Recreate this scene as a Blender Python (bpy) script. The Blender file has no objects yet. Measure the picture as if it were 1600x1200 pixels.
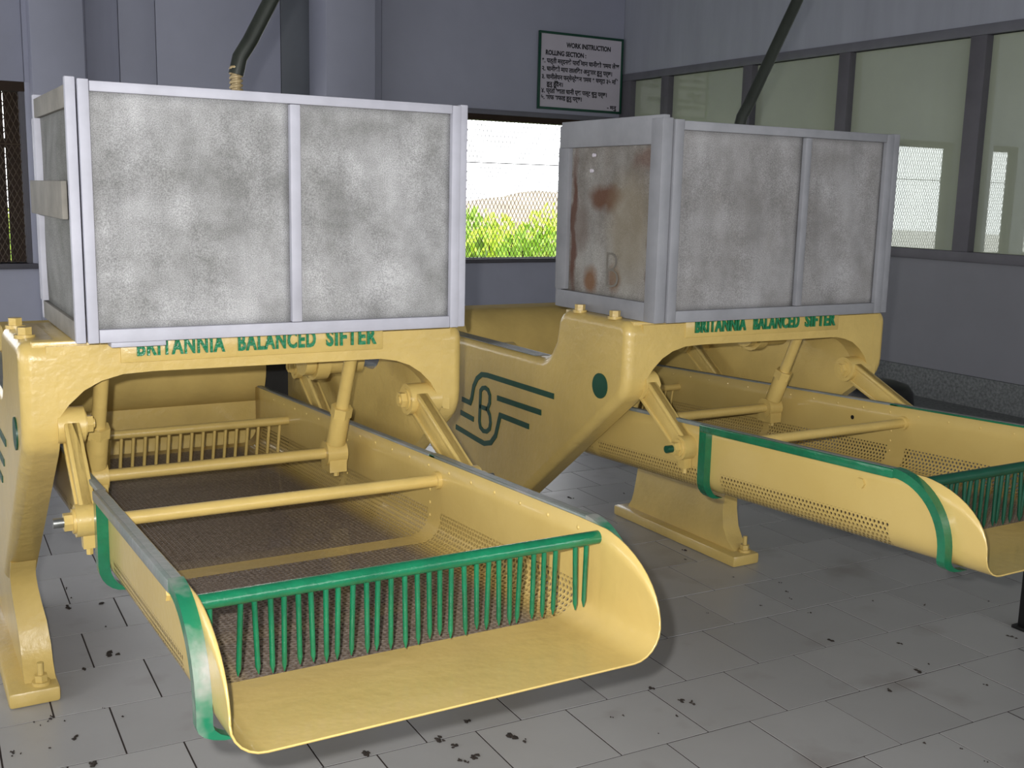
import bpy, bmesh, math, random
from mathutils import Vector, Matrix
random.seed(7)
S = bpy.context.scene
C = S.collection

# ------------------------------------------------------------------ camera
CAM_H = 1.509
yaw, pit, rol = (math.radians(a) for a in (30.28, 9.896, 1.333))
fw = Vector((math.sin(yaw)*math.cos(pit), math.cos(yaw)*math.cos(pit), -math.sin(pit)))
rt = Vector((math.cos(yaw), -math.sin(yaw), 0)); up = rt.cross(fw)
r2 = rt*math.cos(rol)+up*math.sin(rol); u2 = -rt*math.sin(rol)+up*math.cos(rol)
cam = bpy.data.cameras.new('camera'); cam.sensor_width = 36; cam.lens = 36*1700/1600
cam.clip_start = .05; cam.clip_end = 300
cam_o = bpy.data.objects.new('camera', cam); C.objects.link(cam_o)
cam_o.matrix_world = Matrix(((r2.x, u2.x, -fw.x, 0), (r2.y, u2.y, -fw.y, 0), (r2.z, u2.z, -fw.z, CAM_H), (0, 0, 0, 1)))
S.camera = cam_o

# ------------------------------------------------------------------ world, lights, exposure
W = bpy.data.worlds.new('overcast_sky'); S.world = W; W.use_nodes = True
W.node_tree.nodes['Background'].inputs[0].default_value = (.97, .985, 1, 1)
W.node_tree.nodes['Background'].inputs[1].default_value = 5.0
FLASH = 300
fl = bpy.data.lights.new('camera_flash', 'SPOT'); fl.energy = FLASH; fl.color = (1, .985, .96)
fl.spot_size = math.radians(88); fl.spot_blend = .7; fl.shadow_soft_size = .014
flo = bpy.data.objects.new('camera_flash', fl); C.objects.link(flo)
flo.matrix_world = cam_o.matrix_world.copy()
flo.location = Vector((0, 0, CAM_H)) - r2*.055 + u2*.05
def portal(name, loc, rot, sx, sy):
    l = bpy.data.lights.new(name, 'AREA'); l.shape = 'RECTANGLE'; l.size = sx; l.size_y = sy
    l.cycles.is_portal = True
    o = bpy.data.objects.new(name, l); C.objects.link(o); o.location = loc; o.rotation_euler = rot
vs = S.view_settings
vs.view_transform = 'Standard'; vs.look = 'None'; vs.exposure = 0; vs.gamma = 1; vs.use_curve_mapping = False
S.cycles.use_denoising = True; S.cycles.use_adaptive_sampling = True; S.cycles.adaptive_threshold = .025
S.cycles.max_bounces = 6; S.cycles.diffuse_bounces = 4; S.cycles.transparent_max_bounces = 12
S.cycles.sample_clamp_indirect = 6; S.cycles.caustics_reflective = False; S.cycles.caustics_refractive = False

# ------------------------------------------------------------------ helpers
def lin(c):
    return tuple((v/255/12.92 if v/255 <= .04045 else ((v/255+.055)/1.055)**2.4) for v in c)
def tag(o, label=None, cat=None, group=None, kind=None):
    if label: o['label'] = label
    if cat: o['category'] = cat
    if group: o['group'] = group
    if kind: o['kind'] = kind
    return o
def empty(name, loc=(0, 0, 0), rz=0, parent=None):
    o = bpy.data.objects.new(name, None); C.objects.link(o); o.location = loc; o.rotation_euler = (0, 0, rz)
    if parent: o.parent = parent
    return o
def link(name, me, mat=None, parent=None, smooth=False):
    if mat is not None and not me.materials: me.materials.append(mat)
    if smooth is True:
        for p in me.polygons: p.use_smooth = True
    elif smooth:
        for p in me.polygons: p.use_smooth = True
        me.set_sharp_from_angle(angle=math.radians(smooth))
    o = bpy.data.objects.new(name, me); C.objects.link(o)
    if parent: o.parent = parent
    return o
def pyd(name, vs_, fs, mat, parent=None, smooth=False, kind=None):
    me = bpy.data.meshes.new(name); me.from_pydata([tuple(v) for v in vs_], [], fs); me.update()
    o = link(name, me, mat, parent, smooth)
    if kind: o['kind'] = kind
    return o
class MB:
    def __init__(s): s.v = []; s.f = []
    def box(s, a, b):
        x0, y0, z0 = a; x1, y1, z1 = b; n = len(s.v)
        s.v += [(x0, y0, z0), (x1, y0, z0), (x1, y1, z0), (x0, y1, z0), (x0, y0, z1), (x1, y0, z1), (x1, y1, z1), (x0, y1, z1)]
        s.f += [tuple(n+i for i in q) for q in ((3, 2, 1, 0), (4, 5, 6, 7), (0, 1, 5, 4), (1, 2, 6, 5), (2, 3, 7, 6), (3, 0, 4, 7))]
    def tube(s, pts, r, seg=12, caps=True, closed=False):
        pts = [Vector(p) for p in pts]; N = len(pts); rs = r if isinstance(r, (list, tuple)) else [r]*N
        n0 = len(s.v); prev = None
        for i, p in enumerate(pts):
            if closed: t = pts[(i+1) % N]-pts[i-1]
            else: t = pts[min(i+1, N-1)]-pts[max(i-1, 0)]
            t.normalize()
            if prev is None:
                a = Vector((0, 0, 1)) if abs(t.z) < .9 else Vector((1, 0, 0)); e = t.cross(a).normalized()
            else: e = (prev-t*prev.dot(t)).normalized()
            prev = e; g = t.cross(e)
            for k in range(seg):
                q = 2*math.pi*k/seg; s.v.append(tuple(p+(e*math.cos(q)+g*math.sin(q))*rs[i]))
        for i in range(N if closed else N-1):
            a = n0+i*seg; b = n0+((i+1) % N)*seg
            for k in range(seg):
                k2 = (k+1) % seg; s.f.append((a+k, a+k2, b+k2, b+k))
        if caps and not closed:
            s.f.append(tuple(n0+k for k in range(seg))[::-1]); s.f.append(tuple(n0+(N-1)*seg+k for k in range(seg)))
    def prism(s, poly, fn, t0, t1):
        """poly of 2d points, fn(a,b,t)->xyz"""
        n = len(s.v); m = len(poly)
        s.v += [fn(a, b, t0) for a, b in poly]+[fn(a, b, t1) for a, b in poly]
        s.f.append(tuple(range(n, n+m))[::-1]); s.f.append(tuple(range(n+m, n+2*m)))
        for i in range(m):
            j = (i+1) % m; s.f.append((n+i, n+j, n+m+j, n+m+i))
    def build(s, name, mat, parent=None, smooth=False, bevel=0, seg=2, kind=None, weld=False):
        me = bpy.data.meshes.new(name); me.from_pydata(s.v, [], s.f)
        bm = bmesh.new(); bm.from_mesh(me)
        if weld: bmesh.ops.remove_doubles(bm, verts=bm.verts, dist=1e-5)
        bmesh.ops.recalc_face_normals(bm, faces=bm.faces)
        if bevel:
            ed = [e for e in bm.edges if len(e.link_faces) == 2 and e.calc_face_angle(0) > .6]
            bmesh.ops.bevel(bm, geom=ed, offset=bevel, segments=seg, profile=.5, affect='EDGES', clamp_overlap=True)
        bm.to_mesh(me); bm.free()
        o = link(name, me, mat, parent, smooth if smooth else (35 if bevel else False))
        if kind: o['kind'] = kind
        return o
def box(name, a, b, mat, parent=None, bevel=0, kind=None):
    m = MB(); m.box(a, b); return m.build(name, mat, parent, bevel=bevel, kind=kind)
def rod(name, a, b, r, mat, parent=None, seg=16):
    m = MB(); m.tube([a, b], r, seg); return m.build(name, mat, parent, smooth=40)
def fillet(pts):
    """pts: (a, b, radius) closed polygon -> dense polygon with rounded corners"""
    out = []; N = len(pts)
    for i in range(N):
        p = Vector(pts[i][:2]); r = pts[i][2] if len(pts[i]) > 2 else 0
        if r <= 0: out.append(tuple(p)); continue
        a = Vector(pts[i-1][:2])-p; b = Vector(pts[(i+1) % N][:2])-p
        la, lb = a.length, b.length; a /= la; b /= lb
        ang = a.angle(b); d = min(r/math.tan(ang/2), la*.49, lb*.49); r = d*math.tan(ang/2)
        c = p+(a+b).normalized()*(r/math.sin(ang/2)); s0 = p+a*d-c; s1 = p+b*d-c
        tot = s0.angle(s1); cr = s0.x*s1.y-s0.y*s1.x; sg = 1 if cr > 0 else -1
        n = max(3, int(tot/.2))
        for k in range(n+1):
            q = sg*tot*k/n; out.append((c.x+s0.x*math.cos(q)-s0.y*math.sin(q), c.y+s0.x*math.sin(q)+s0.y*math.cos(q)))
    return out
def inset(poly, d):
    N = len(poly); A = sum(poly[i-1][0]*poly[i][1]-poly[i][0]*poly[i-1][1] for i in range(N)); sg = 1 if A > 0 else -1
    out = []
    for i in range(N):
        p = Vector(poly[i]); a = (p-Vector(poly[i-1])).normalized(); b = (Vector(poly[(i+1) % N])-p).normalized()
        n1 = Vector((-a.y, a.x))*sg; n2 = Vector((-b.y, b.x))*sg; m = n1+n2
        if m.length < 1e-6: m = n1
        m.normalize(); c = max(.35, m.dot(n1)); out.append(tuple(p+m*(d/c)))
    return out
def cast_plate(name, poly, fn, t0, t1, r, mat, parent):
    """plate extruded t0->t1 with its edge at t0 rounded to radius r"""
    rings = []; sgn = 1 if t1 > t0 else -1; n = 5
    for k in range(n+1):
        q = math.pi/2*k/n
        rings.append([fn(a, b, t0+sgn*r*(1-math.cos(math.pi/2-q if False else q)) if False else t0+sgn*r*(1-math.sin(q))) for a, b in inset(poly, r*(1-math.cos(q)))])
    # ring 0: at t0+r with no inset, ring n: at t0 with inset r
    rings = [[fn(a, b, t1) for a, b in poly]]+rings
    vs_ = [v for R in rings for v in R]; m = len(poly); fs = [tuple(range(m))]
    for i in range(len(rings)-1):
        for k in range(m):
            k2 = (k+1) % m; fs.append((i*m+k, i*m+k2, (i+1)*m+k2, (i+1)*m+k))
    fs.append(tuple(range((len(rings)-1)*m, len(rings)*m))[::-1])
    me = bpy.data.meshes.new(name); me.from_pydata(vs_, [], fs)
    bm = bmesh.new(); bm.from_mesh(me); bmesh.ops.recalc_face_normals(bm, faces=bm.faces); bm.to_mesh(me); bm.free()
    o = link(name, me, mat, parent, smooth=38); o.modifiers.new('flat_faces', 'WEIGHTED_NORMAL').keep_sharp = True
    return o
def ribbon(mb, pts, w, fn, t0, t1, closed=False):
    P = [Vector(p) for p in pts]; N = len(P); L = []; R = []
    for i in range(N):
        if closed: a = P[i]-P[i-1]; b = P[(i+1) % N]-P[i]
        else: a = P[i]-P[max(i-1, 0)] if i else P[1]-P[0]; b = P[min(i+1, N-1)]-P[i] if i < N-1 else a
        a = a.normalized(); b = b.normalized(); t = (a+b).normalized(); n = Vector((-t.y, t.x)); c = max(.5, n.dot(Vector((-a.y, a.x))))
        L.append(P[i]+n*(w/2/c)); R.append(P[i]-n*(w/2/c))
    n0 = len(mb.v)
    for i in range(N):
        for q, t in ((L[i], t0), (R[i], t0), (R[i], t1), (L[i], t1)): mb.v.append(fn(q.x, q.y, t))
    for i in range(N if closed else N-1):
        a = n0+4*i; b = n0+4*((i+1) % N)
        for k in range(4): k2 = (k+1) % 4; mb.f.append((a+k, a+k2, b+k2, b+k))
    if not closed: mb.f.append((n0, n0+1, n0+2, n0+3)); e = n0+4*(N-1); mb.f.append((e+3, e+2, e+1, e))
def text_mesh(name, txt, size, depth, mat, parent, xf, bold=.0, width=None, align='LEFT', space=1):
    cu = bpy.data.curves.new(name, 'FONT'); cu.body = txt; cu.size = size; cu.extrude = depth; cu.offset = bold
    cu.align_x = align; cu.resolution_u = 3; cu.space_character = space
    o = bpy.data.objects.new(name, cu); C.objects.link(o)
    bpy.context.view_layer.update()
    me = bpy.data.meshes.new_from_object(o.evaluated_get(bpy.context.evaluated_depsgraph_get()))
    bpy.data.objects.remove(o)
    if len(me.vertices) == 0: return None
    xs = [v.co.x for v in me.vertices]; x0, x1 = min(xs), max(xs)
    k = width/(x1-x0) if width else 1
    for v in me.vertices:
        v.co = Vector(xf((v.co.x-x0)*k if width else v.co.x, v.co.y, v.co.z))
    me.materials.clear(); me.name = name
    return link(name, me, mat, parent)

# ------------------------------------------------------------------ materials
def nd(nt, t, **k):
    n = nt.nodes.new(t)
    for a, b in k.items(): setattr(n, a, b)
    return n
def material(name, col, rough=.5, metal=0, var=.0, vscale=4, col2=None, bump=0, bscale=60, coat=0, spec=.5, stretch=None, detail=4, contrast=.25):
    m = bpy.data.materials.new(name); m.use_nodes = True; nt = m.node_tree; b = nt.nodes['Principled BSDF']
    b.inputs['Roughness'].default_value = rough; b.inputs['Metallic'].default_value = metal
    b.inputs['Specular IOR Level'].default_value = spec
    if coat: b.inputs['Coat Weight'].default_value = coat; b.inputs['Coat Roughness'].default_value = .12
    col = lin(col); b.inputs['Base Color'].default_value = (*col, 1)
    tc = nd(nt, 'ShaderNodeTexCoord'); src = tc.outputs['Object']
    if stretch:
        mp = nd(nt, 'ShaderNodeMapping'); mp.inputs['Scale'].default_value = stretch
        nt.links.new(src, mp.inputs['Vector']); src = mp.outputs['Vector']
    if var or col2:
        n = nd(nt, 'ShaderNodeTexNoise'); n.inputs['Scale'].default_value = vscale; n.inputs['Detail'].default_value = detail
        n.inputs['Roughness'].default_value = .62
        nt.links.new(src, n.inputs['Vector'])
        mr = nd(nt, 'ShaderNodeMapRange'); mr.inputs[1].default_value = .5-contrast; mr.inputs[2].default_value = .5+contrast
        nt.links.new(n.outputs['Fac'], mr.inputs[0])
        mx = nd(nt, 'ShaderNodeMix', data_type='RGBA')
        c2 = lin(col2) if col2 else tuple(v*(1-var) for v in col)
        c1 = col if col2 else tuple(min(1, v*(1+var*.6)) for v in col)
        mx.inputs[6].default_value = (*c1, 1); mx.inputs[7].default_value = (*c2, 1)
        nt.links.new(mr.outputs[0], mx.inputs[0]); nt.links.new(mx.outputs[2], b.inputs['Base Color'])
    if bump:
        n = nd(nt, 'ShaderNodeTexNoise'); n.inputs['Scale'].default_value = bscale; n.inputs['Detail'].default_value = 3
        nt.links.new(src, n.inputs['Vector'])
        bp = nd(nt, 'ShaderNodeBump'); bp.inputs['Strength'].default_value = bump; bp.inputs['Distance'].default_value = .004
        nt.links.new(n.outputs['Fac'], bp.inputs['Height']); nt.links.new(bp.outputs['Normal'], b.inputs['Normal'])
    return m
M = {}
M['yellow'] = material('yellow_paint', (192, 166, 98), .34, var=.14, vscale=5, bump=.5, bscale=42, coat=.25)
M['yellow_matte'] = material('dusty_yellow_paint', (190, 164, 98), .75, var=.15, vscale=5, bump=.3, bscale=42, spec=.2)
M['green'] = material('green_paint', (14, 98, 66), .25, var=.35, vscale=14, bump=.5, bscale=60, coat=.4)
M['worn_green'] = material('worn_green_paint', (20, 100, 70), .4, vscale=9, col2=(128, 130, 124), bump=.3, bscale=50, contrast=.12)
M['worn_grey'] = material('worn_grey_paint', (122, 122, 122), .38, vscale=9, col2=(92, 104, 98), bump=.3, bscale=50, contrast=.2)
M['deep_green'] = material('deep_green_paint', (10, 66, 48), .4, var=.2, vscale=20)
M['letter_green'] = material('letter_green_paint', (16, 112, 72), .25, var=.2, vscale=40, bump=.6, bscale=120, coat=.5)
M['steel'] = material('bare_steel', (140, 142, 140), .35, .9, var=.3, vscale=30)
M['wood'] = material('grey_painted_wood', (170, 170, 180), .6, var=.18, vscale=6, bump=.35, bscale=30, stretch=(1, 1, 1))
M['wood_dull'] = material('dull_grey_painted_wood', (132, 133, 138), .6, var=.22, vscale=6, bump=.35, bscale=30)
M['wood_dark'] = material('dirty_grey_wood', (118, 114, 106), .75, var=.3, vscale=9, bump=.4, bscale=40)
M['wall'] = material('blue_grey_wall_paint', (120, 120, 126), .6, var=.1, vscale=1.2, bump=.06, bscale=80)
M['wall_b'] = material('blue_grey_board_paint', (158, 161, 172), .6, var=.12, vscale=1.5, bump=.06, bscale=80, stretch=(3, 3, .4))
M['board_a'] = material('pale_blue_grey_board', (164, 166, 182), .6, var=.1, vscale=1.2, bump=.06, bscale=80)
M['board_b'] = material('blue_grey_board', (158, 160, 178), .6, var=.12, vscale=1.5, bump=.06, bscale=80, stretch=(3, 3, .4))
M['wall_dark'] = material('dark_blue_grey_board', (100, 104, 110), .7, var=.15, vscale=2)
M['trim'] = material('grey_trim_paint', (108, 108, 116), .55, var=.15, vscale=5)
M['trim_side'] = material('worn_trim_paint', (92, 90, 96), .6, var=.15, vscale=5)
M['ceiling'] = material('ceiling_paint', (150, 152, 158), .8, var=.1, vscale=2)
M['skirting'] = material('speckled_skirting', (128, 130, 130), .8, vscale=48, col2=(58, 62, 62), bump=.3, bscale=60, contrast=.3)
M['grout'] = material('tile_grout', (50, 40, 37), .9, var=.3, vscale=8)
M['litter'] = material('tea_crumbs', (44, 36, 30), .9, var=.4, vscale=60)
M['black'] = material('black_rubber', (12, 12, 13), .45, var=.3, vscale=8)
M['pipe'] = material('dark_pipe', (42, 46, 40), .42, .3, var=.4, vscale=12, stretch=(1, 1, .3))
M['spring'] = material('yellowed_spring', (150, 132, 96), .5, .2, var=.3, vscale=40)
M['wire'] = material('window_wire', (84, 70, 56), .7, .3, var=.3, vscale=10)
M['sign_board'] = material('sign_board', (196, 190, 200), .55, var=.06, vscale=3)
M['sign_ink'] = material('sign_ink', (14, 14, 22), .6)
M['soil'] = material('brown_soil', (150, 136, 118), .95, var=.4, vscale=1.5, bump=.5, bscale=6)
M['lawn'] = material('lawn_ground', (112, 140, 52), .95, var=.4, vscale=1.2, bump=.5, bscale=10)
M['leaf_a'] = material('bright_leaf', (196, 216, 84), .5, var=.35, vscale=3)
M['leaf_b'] = material('mid_leaf', (150, 186, 66), .5, var=.35, vscale=3)
M['shed'] = material('dark_brown_shed', (48, 34, 22), .9, var=.4, vscale=3)
M['concrete'] = material('outside_concrete', (205, 202, 196), .9, var=.1, vscale=2)

def tile_material():
    m = material('grey_floor_tile', (158, 157, 156), .34, var=.07, vscale=2.2, bump=.05, bscale=30)
    nt = m.node_tree; b = nt.nodes['Principled BSDF']; mx = next(n for n in nt.nodes if n.type == 'MIX')
    oi = nd(nt, 'ShaderNodeObjectInfo'); mr = nd(nt, 'ShaderNodeMapRange'); mr.inputs[3].default_value = .92; mr.inputs[4].default_value = 1.06
    nt.links.new(oi.outputs['Random'], mr.inputs[0])
    # faint brownish dirt smears across the tiles
    tc = nd(nt, 'ShaderNodeNewGeometry'); n = nd(nt, 'ShaderNodeTexNoise'); n.inputs['Scale'].default_value = 3.4; n.inputs['Detail'].default_value = 6
    nt.links.new(tc.outputs['Position'], n.inputs['Vector'])
    d = nd(nt, 'ShaderNodeMapRange'); d.inputs[1].default_value = .57; d.inputs[2].default_value = .74; d.inputs[4].default_value = .5
    nt.links.new(n.outputs['Fac'], d.inputs[0])
    sc = nd(nt, 'ShaderNodeVectorMath', operation='SCALE'); nt.links.new(mx.outputs[2], sc.inputs[0]); nt.links.new(mr.outputs[0], sc.inputs['Scale'])
    m2 = nd(nt, 'ShaderNodeMix', data_type='RGBA'); m2.inputs[7].default_value = (*lin((112, 102, 96)), 1)
    nt.links.new(sc.outputs[0], m2.inputs[6]); nt.links.new(d.outputs[0], m2.inputs[0]); nt.links.new(m2.outputs[2], b.inputs['Base Color'])
    return m
M['tile'] = tile_material()

def panel_material(name, base, dust, stains=()):
    """dusty woven gauze: fine speckle, pale dust blotches, optional rust stains (x, z centre, size) in object space"""
    m = bpy.data.materials.new(name); m.use_nodes = True; nt = m.node_tree; b = nt.nodes['Principled BSDF']
    b.inputs['Roughness'].default_value = .75; b.inputs['Specular IOR Level'].default_value = .25
    tc = nd(nt, 'ShaderNodeTexCoord'); o = tc.outputs['Object']
    n1 = nd(nt, 'ShaderNodeTexNoise'); n1.inputs['Scale'].default_value = 4.2; n1.inputs['Detail'].default_value = 6; n1.inputs['Roughness'].default_value = .65
    n2 = nd(nt, 'ShaderNodeTexNoise'); n2.inputs['Scale'].default_value = 380; n2.inputs['Detail'].default_value = 1
    n3 = nd(nt, 'ShaderNodeTexNoise'); n3.inputs['Scale'].default_value = 9; n3.inputs['Detail'].default_value = 5
    for n in (n1, n2): nt.links.new(o, n.inputs['Vector'])
    mp = nd(nt, 'ShaderNodeMapping'); mp.inputs['Scale'].default_value = (1.6, 1.6, .5); nt.links.new(o, mp.inputs['Vector']); nt.links.new(mp.outputs[0], n3.inputs['Vector'])
    a = nd(nt, 'ShaderNodeMapRange'); a.inputs[1].default_value = .36; a.inputs[2].default_value = .66; nt.links.new(n1.outputs['Fac'], a.inputs[0])
    mx = nd(nt, 'ShaderNodeMix', data_type='RGBA'); mx.inputs[6].default_value = (*lin(base), 1); mx.inputs[7].default_value = (*lin(dust), 1)
    nt.links.new(a.outputs[0], mx.inputs[0]); cur = mx.outputs[2]
    sp = nd(nt, 'ShaderNodeMapRange'); sp.inputs[1].default_value = .3; sp.inputs[2].default_value = .7; sp.inputs[3].default_value = .72; sp.inputs[4].default_value = 1.28
    nt.links.new(n2.outputs['Fac'], sp.inputs[0])
    st = nd(nt, 'ShaderNodeMapRange'); st.inputs[1].default_value = .3; st.inputs[2].default_value = .7; st.inputs[3].default_value = .86; st.inputs[4].default_value = 1.12
    nt.links.new(n3.outputs['Fac'], st.inputs[0])
    for q in (sp, st):
        v = nd(nt, 'ShaderNodeVectorMath', operation='SCALE'); nt.links.new(cur, v.inputs[0]); nt.links.new(q.outputs[0], v.inputs['Scale']); cur = v.outputs[0]
    for (y, z, sy, sz, col, amt) in stains:
        mp = nd(nt, 'ShaderNodeMapping'); mp.inputs['Location'].default_value = (0, -y/sy, -z/sz); mp.inputs['Scale'].default_value = (0, 1/sy, 1/sz)
        nz = nd(nt, 'ShaderNodeVectorMath', operation='ADD'); ns = nd(nt, 'ShaderNodeVectorMath', operation='SCALE'); ns.inputs['Scale'].default_value = .05
        nn = nd(nt, 'ShaderNodeTexNoise'); nn.inputs['Scale'].default_value = 14; nt.links.new(o, nn.inputs['Vector'])
        nt.links.new(nn.outputs['Color'], ns.inputs[0]); nt.links.new(o, nz.inputs[0]); nt.links.new(ns.outputs[0], nz.inputs[1]); nt.links.new(nz.outputs[0], mp.inputs['Vector'])
        ln = nd(nt, 'ShaderNodeVectorMath', operation='LENGTH'); nt.links.new(mp.outputs[0], ln.inputs[0])
        fr = nd(nt, 'ShaderNodeMapRange'); fr.inputs[1].default_value = 1.15; fr.inputs[2].default_value = .55; fr.inputs[3].default_value = 0; fr.inputs[4].default_value = amt
        nt.links.new(ln.outputs['Value'], fr.inputs[0])
        mx = nd(nt, 'ShaderNodeMix', data_type='RGBA'); mx.inputs[7].default_value = (*lin(col), 1)
        nt.links.new(cur, mx.inputs[6]); nt.links.new(fr.outputs[0], mx.inputs[0]); cur = mx.outputs[2]
    nt.links.new(cur, b.inputs['Base Color'])
    bp = nd(nt, 'ShaderNodeBump'); bp.inputs['Strength'].default_value = .35; bp.inputs['Distance'].default_value = .002
    nt.links.new(n2.outputs['Fac'], bp.inputs['Height']); nt.links.new(bp.outputs[0], b.inputs['Normal'])
    return m
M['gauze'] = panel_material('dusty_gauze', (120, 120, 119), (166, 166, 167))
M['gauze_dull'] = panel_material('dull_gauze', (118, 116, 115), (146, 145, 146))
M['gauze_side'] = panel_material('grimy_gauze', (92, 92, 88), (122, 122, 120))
M['gauze_rust'] = panel_material('rust_stained_gauze', (112, 106, 100), (150, 148, 144),
    [(.33, .40, .10, .045, (92, 56, 34), .85), (.40, .13, .045, .05, (112, 74, 38), .8), (.27, .14, .04, .05, (104, 70, 38), .7),
     (.512, .30, .02, .27, (82, 48, 34), .85), (.082, .28, .022, .26, (72, 44, 34), .9), (.10, .52, .09, .035, (96, 62, 48), .5), (.47, .30, .06, .09, (92, 74, 66), .5), (.2, .3, .12, .2, (138, 128, 106), .5)])

def tray_material():
    """yellow painted perforated sheet, holes cut through, bed worn to dusty brown"""
    m = bpy.data.materials.new('perforated_tray_paint'); m.use_nodes = True; nt = m.node_tree; b = nt.nodes['Principled BSDF']
    out = nt.nodes['Material Output']; b.inputs['Roughness'].default_value = .32; b.inputs['Coat Weight'].default_value = .2
    uv = nd(nt, 'ShaderNodeUVMap'); uv.uv_map = 'UVMap'; sx = nd(nt, 'ShaderNodeSeparateXYZ'); nt.links.new(uv.outputs[0], sx.inputs[0])
    def mth(op, a, bb=None):
        n = nd(nt, 'ShaderNodeMath', operation=op)
        for i, q in enumerate((a, bb)):
            if q is None: continue
            if isinstance(q, (int, float)): n.inputs[i].default_value = q
            else: nt.links.new(q, n.inputs[i])
        return n.outputs[0]
    P, Q, R = .0135, .0118, .0040
    def lattice(ou, ov):
        fu = mth('SUBTRACT', mth('FRACT', mth('ADD', mth('DIVIDE', sx.outputs[0], P), ou)), .5)
        fv = mth('SUBTRACT', mth('FRACT', mth('ADD', mth('DIVIDE', sx.outputs[1], Q*2), ov)), .5)
        a = mth('MULTIPLY', fu, P); c = mth('MULTIPLY', fv, Q*2)
        return mth('SQRT', mth('ADD', mth('MULTIPLY', a, a), mth('MULTIPLY', c, c)))
    nd_bed = nd(nt, 'ShaderNodeAttribute', attribute_name='bed').outputs['Fac']
    d = mth('MINIMUM', lattice(0, 0), lattice(.5, .5))
    hole = mth('LESS_THAN', d, mth('SUBTRACT', R, mth('MULTIPLY', nd_bed, .0014)))
    at = nd(nt, 'ShaderNodeAttribute', attribute_name='perf'); hole = mth('MULTIPLY', hole, at.outputs['Fac'])
    bed = nd(nt, 'ShaderNodeAttribute', attribute_name='bed')
    tc = nd(nt, 'ShaderNodeTexCoord')
    n1 = nd(nt, 'ShaderNodeTexNoise'); n1.inputs['Scale'].default_value = 6; n1.inputs['Detail'].default_value = 5; nt.links.new(tc.outputs['Object'], n1.inputs['Vector'])
    n2 = nd(nt, 'ShaderNodeTexNoise'); n2.inputs['Scale'].default_value = 130; n2.inputs['Detail'].default_value = 3; nt.links.new(tc.outputs['Object'], n2.inputs['Vector'])
    n3 = nd(nt, 'ShaderNodeTexNoise'); n3.inputs['Scale'].default_value = 150; n3.inputs['Detail'].default_value = 3; nt.links.new(tc.outputs['Object'], n3.inputs['Vector'])
    ye = nd(nt, 'ShaderNodeMix', data_type='RGBA'); ye.inputs[6].default_value = (*lin((192, 168, 104)), 1); ye.inputs[7].default_value = (*lin((180, 154, 88)), 1); nt.links.new(n1.outputs['Fac'], ye.inputs[0])
    br = nd(nt, 'ShaderNodeMix', data_type='RGBA'); br.inputs[6].default_value = (*lin((94, 83, 75)), 1); br.inputs[7].default_value = (*lin((142, 130, 120)), 1)
    q = nd(nt, 'ShaderNodeMapRange'); q.inputs[1].default_value = .35; q.inputs[2].default_value = .7; nt.links.new(n2.outputs['Fac'], q.inputs[0]); nt.links.new(q.outputs[0], br.inputs[0])
    # pale flecks of dust
    fk = nd(nt, 'ShaderNodeMapRange'); fk.inputs[1].default_value = .70; fk.inputs[2].default_value = .78; nt.links.new(n3.outputs['Fac'], fk.inputs[0])
    br2 = nd(nt, 'ShaderNodeMix', data_type='RGBA'); br2.inputs[7].default_value = (*lin((190, 182, 172)), 1); nt.links.new(br.outputs[2], br2.inputs[6]); nt.links.new(fk.outputs[0], br2.inputs[0])
    w = mth('MULTIPLY', bed.outputs['Fac'], 1.0)
    mix = nd(nt, 'ShaderNodeMix', data_type='RGBA'); nt.links.new(w, mix.inputs[0]); nt.links.new(ye.outputs[2], mix.inputs[6]); nt.links.new(br2.outputs[2], mix.inputs[7])
    rim = mth('MULTIPLY', mth('LESS_THAN', d, .0048), at.outputs['Fac'])
    mrim = nd(nt, 'ShaderNodeMix', data_type='RGBA'); mrim.inputs[7].default_value = (*lin((92, 70, 42)), 1)
    nt.links.new(mth('MULTIPLY', rim, .55), mrim.inputs[0]); nt.links.new(mix.outputs[2], mrim.inputs[6]); nt.links.new(mrim.outputs[2], b.inputs['Base Color'])
    rr = mth('ADD', mth('MULTIPLY', bed.outputs['Fac'], .4), .32); nt.links.new(rr, b.inputs['Roughness'])
    bp = nd(nt, 'ShaderNodeBump'); bp.inputs['Strength'].default_value = .3; bp.inputs['Distance'].default_value = .004
    n4 = nd(nt, 'ShaderNodeTexNoise'); n4.inputs['Scale'].default_value = 30; nt.links.new(tc.outputs['Object'], n4.inputs['Vector'])
    nt.links.new(n4.outputs['Fac'], bp.inputs['Height']); nt.links.new(bp.outputs[0], b.inputs['Normal'])
    tr = nd(nt, 'ShaderNodeBsdfTransparent'); ms = nd(nt, 'ShaderNodeMixShader')
    nt.links.new(hole, ms.inputs[0]); nt.links.new(b.outputs[0], ms.inputs[1]); nt.links.new(tr.outputs[0], ms.inputs[2]); nt.links.new(ms.outputs[0], out.inputs[0])
    return m
M['tray'] = tray_material()
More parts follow.
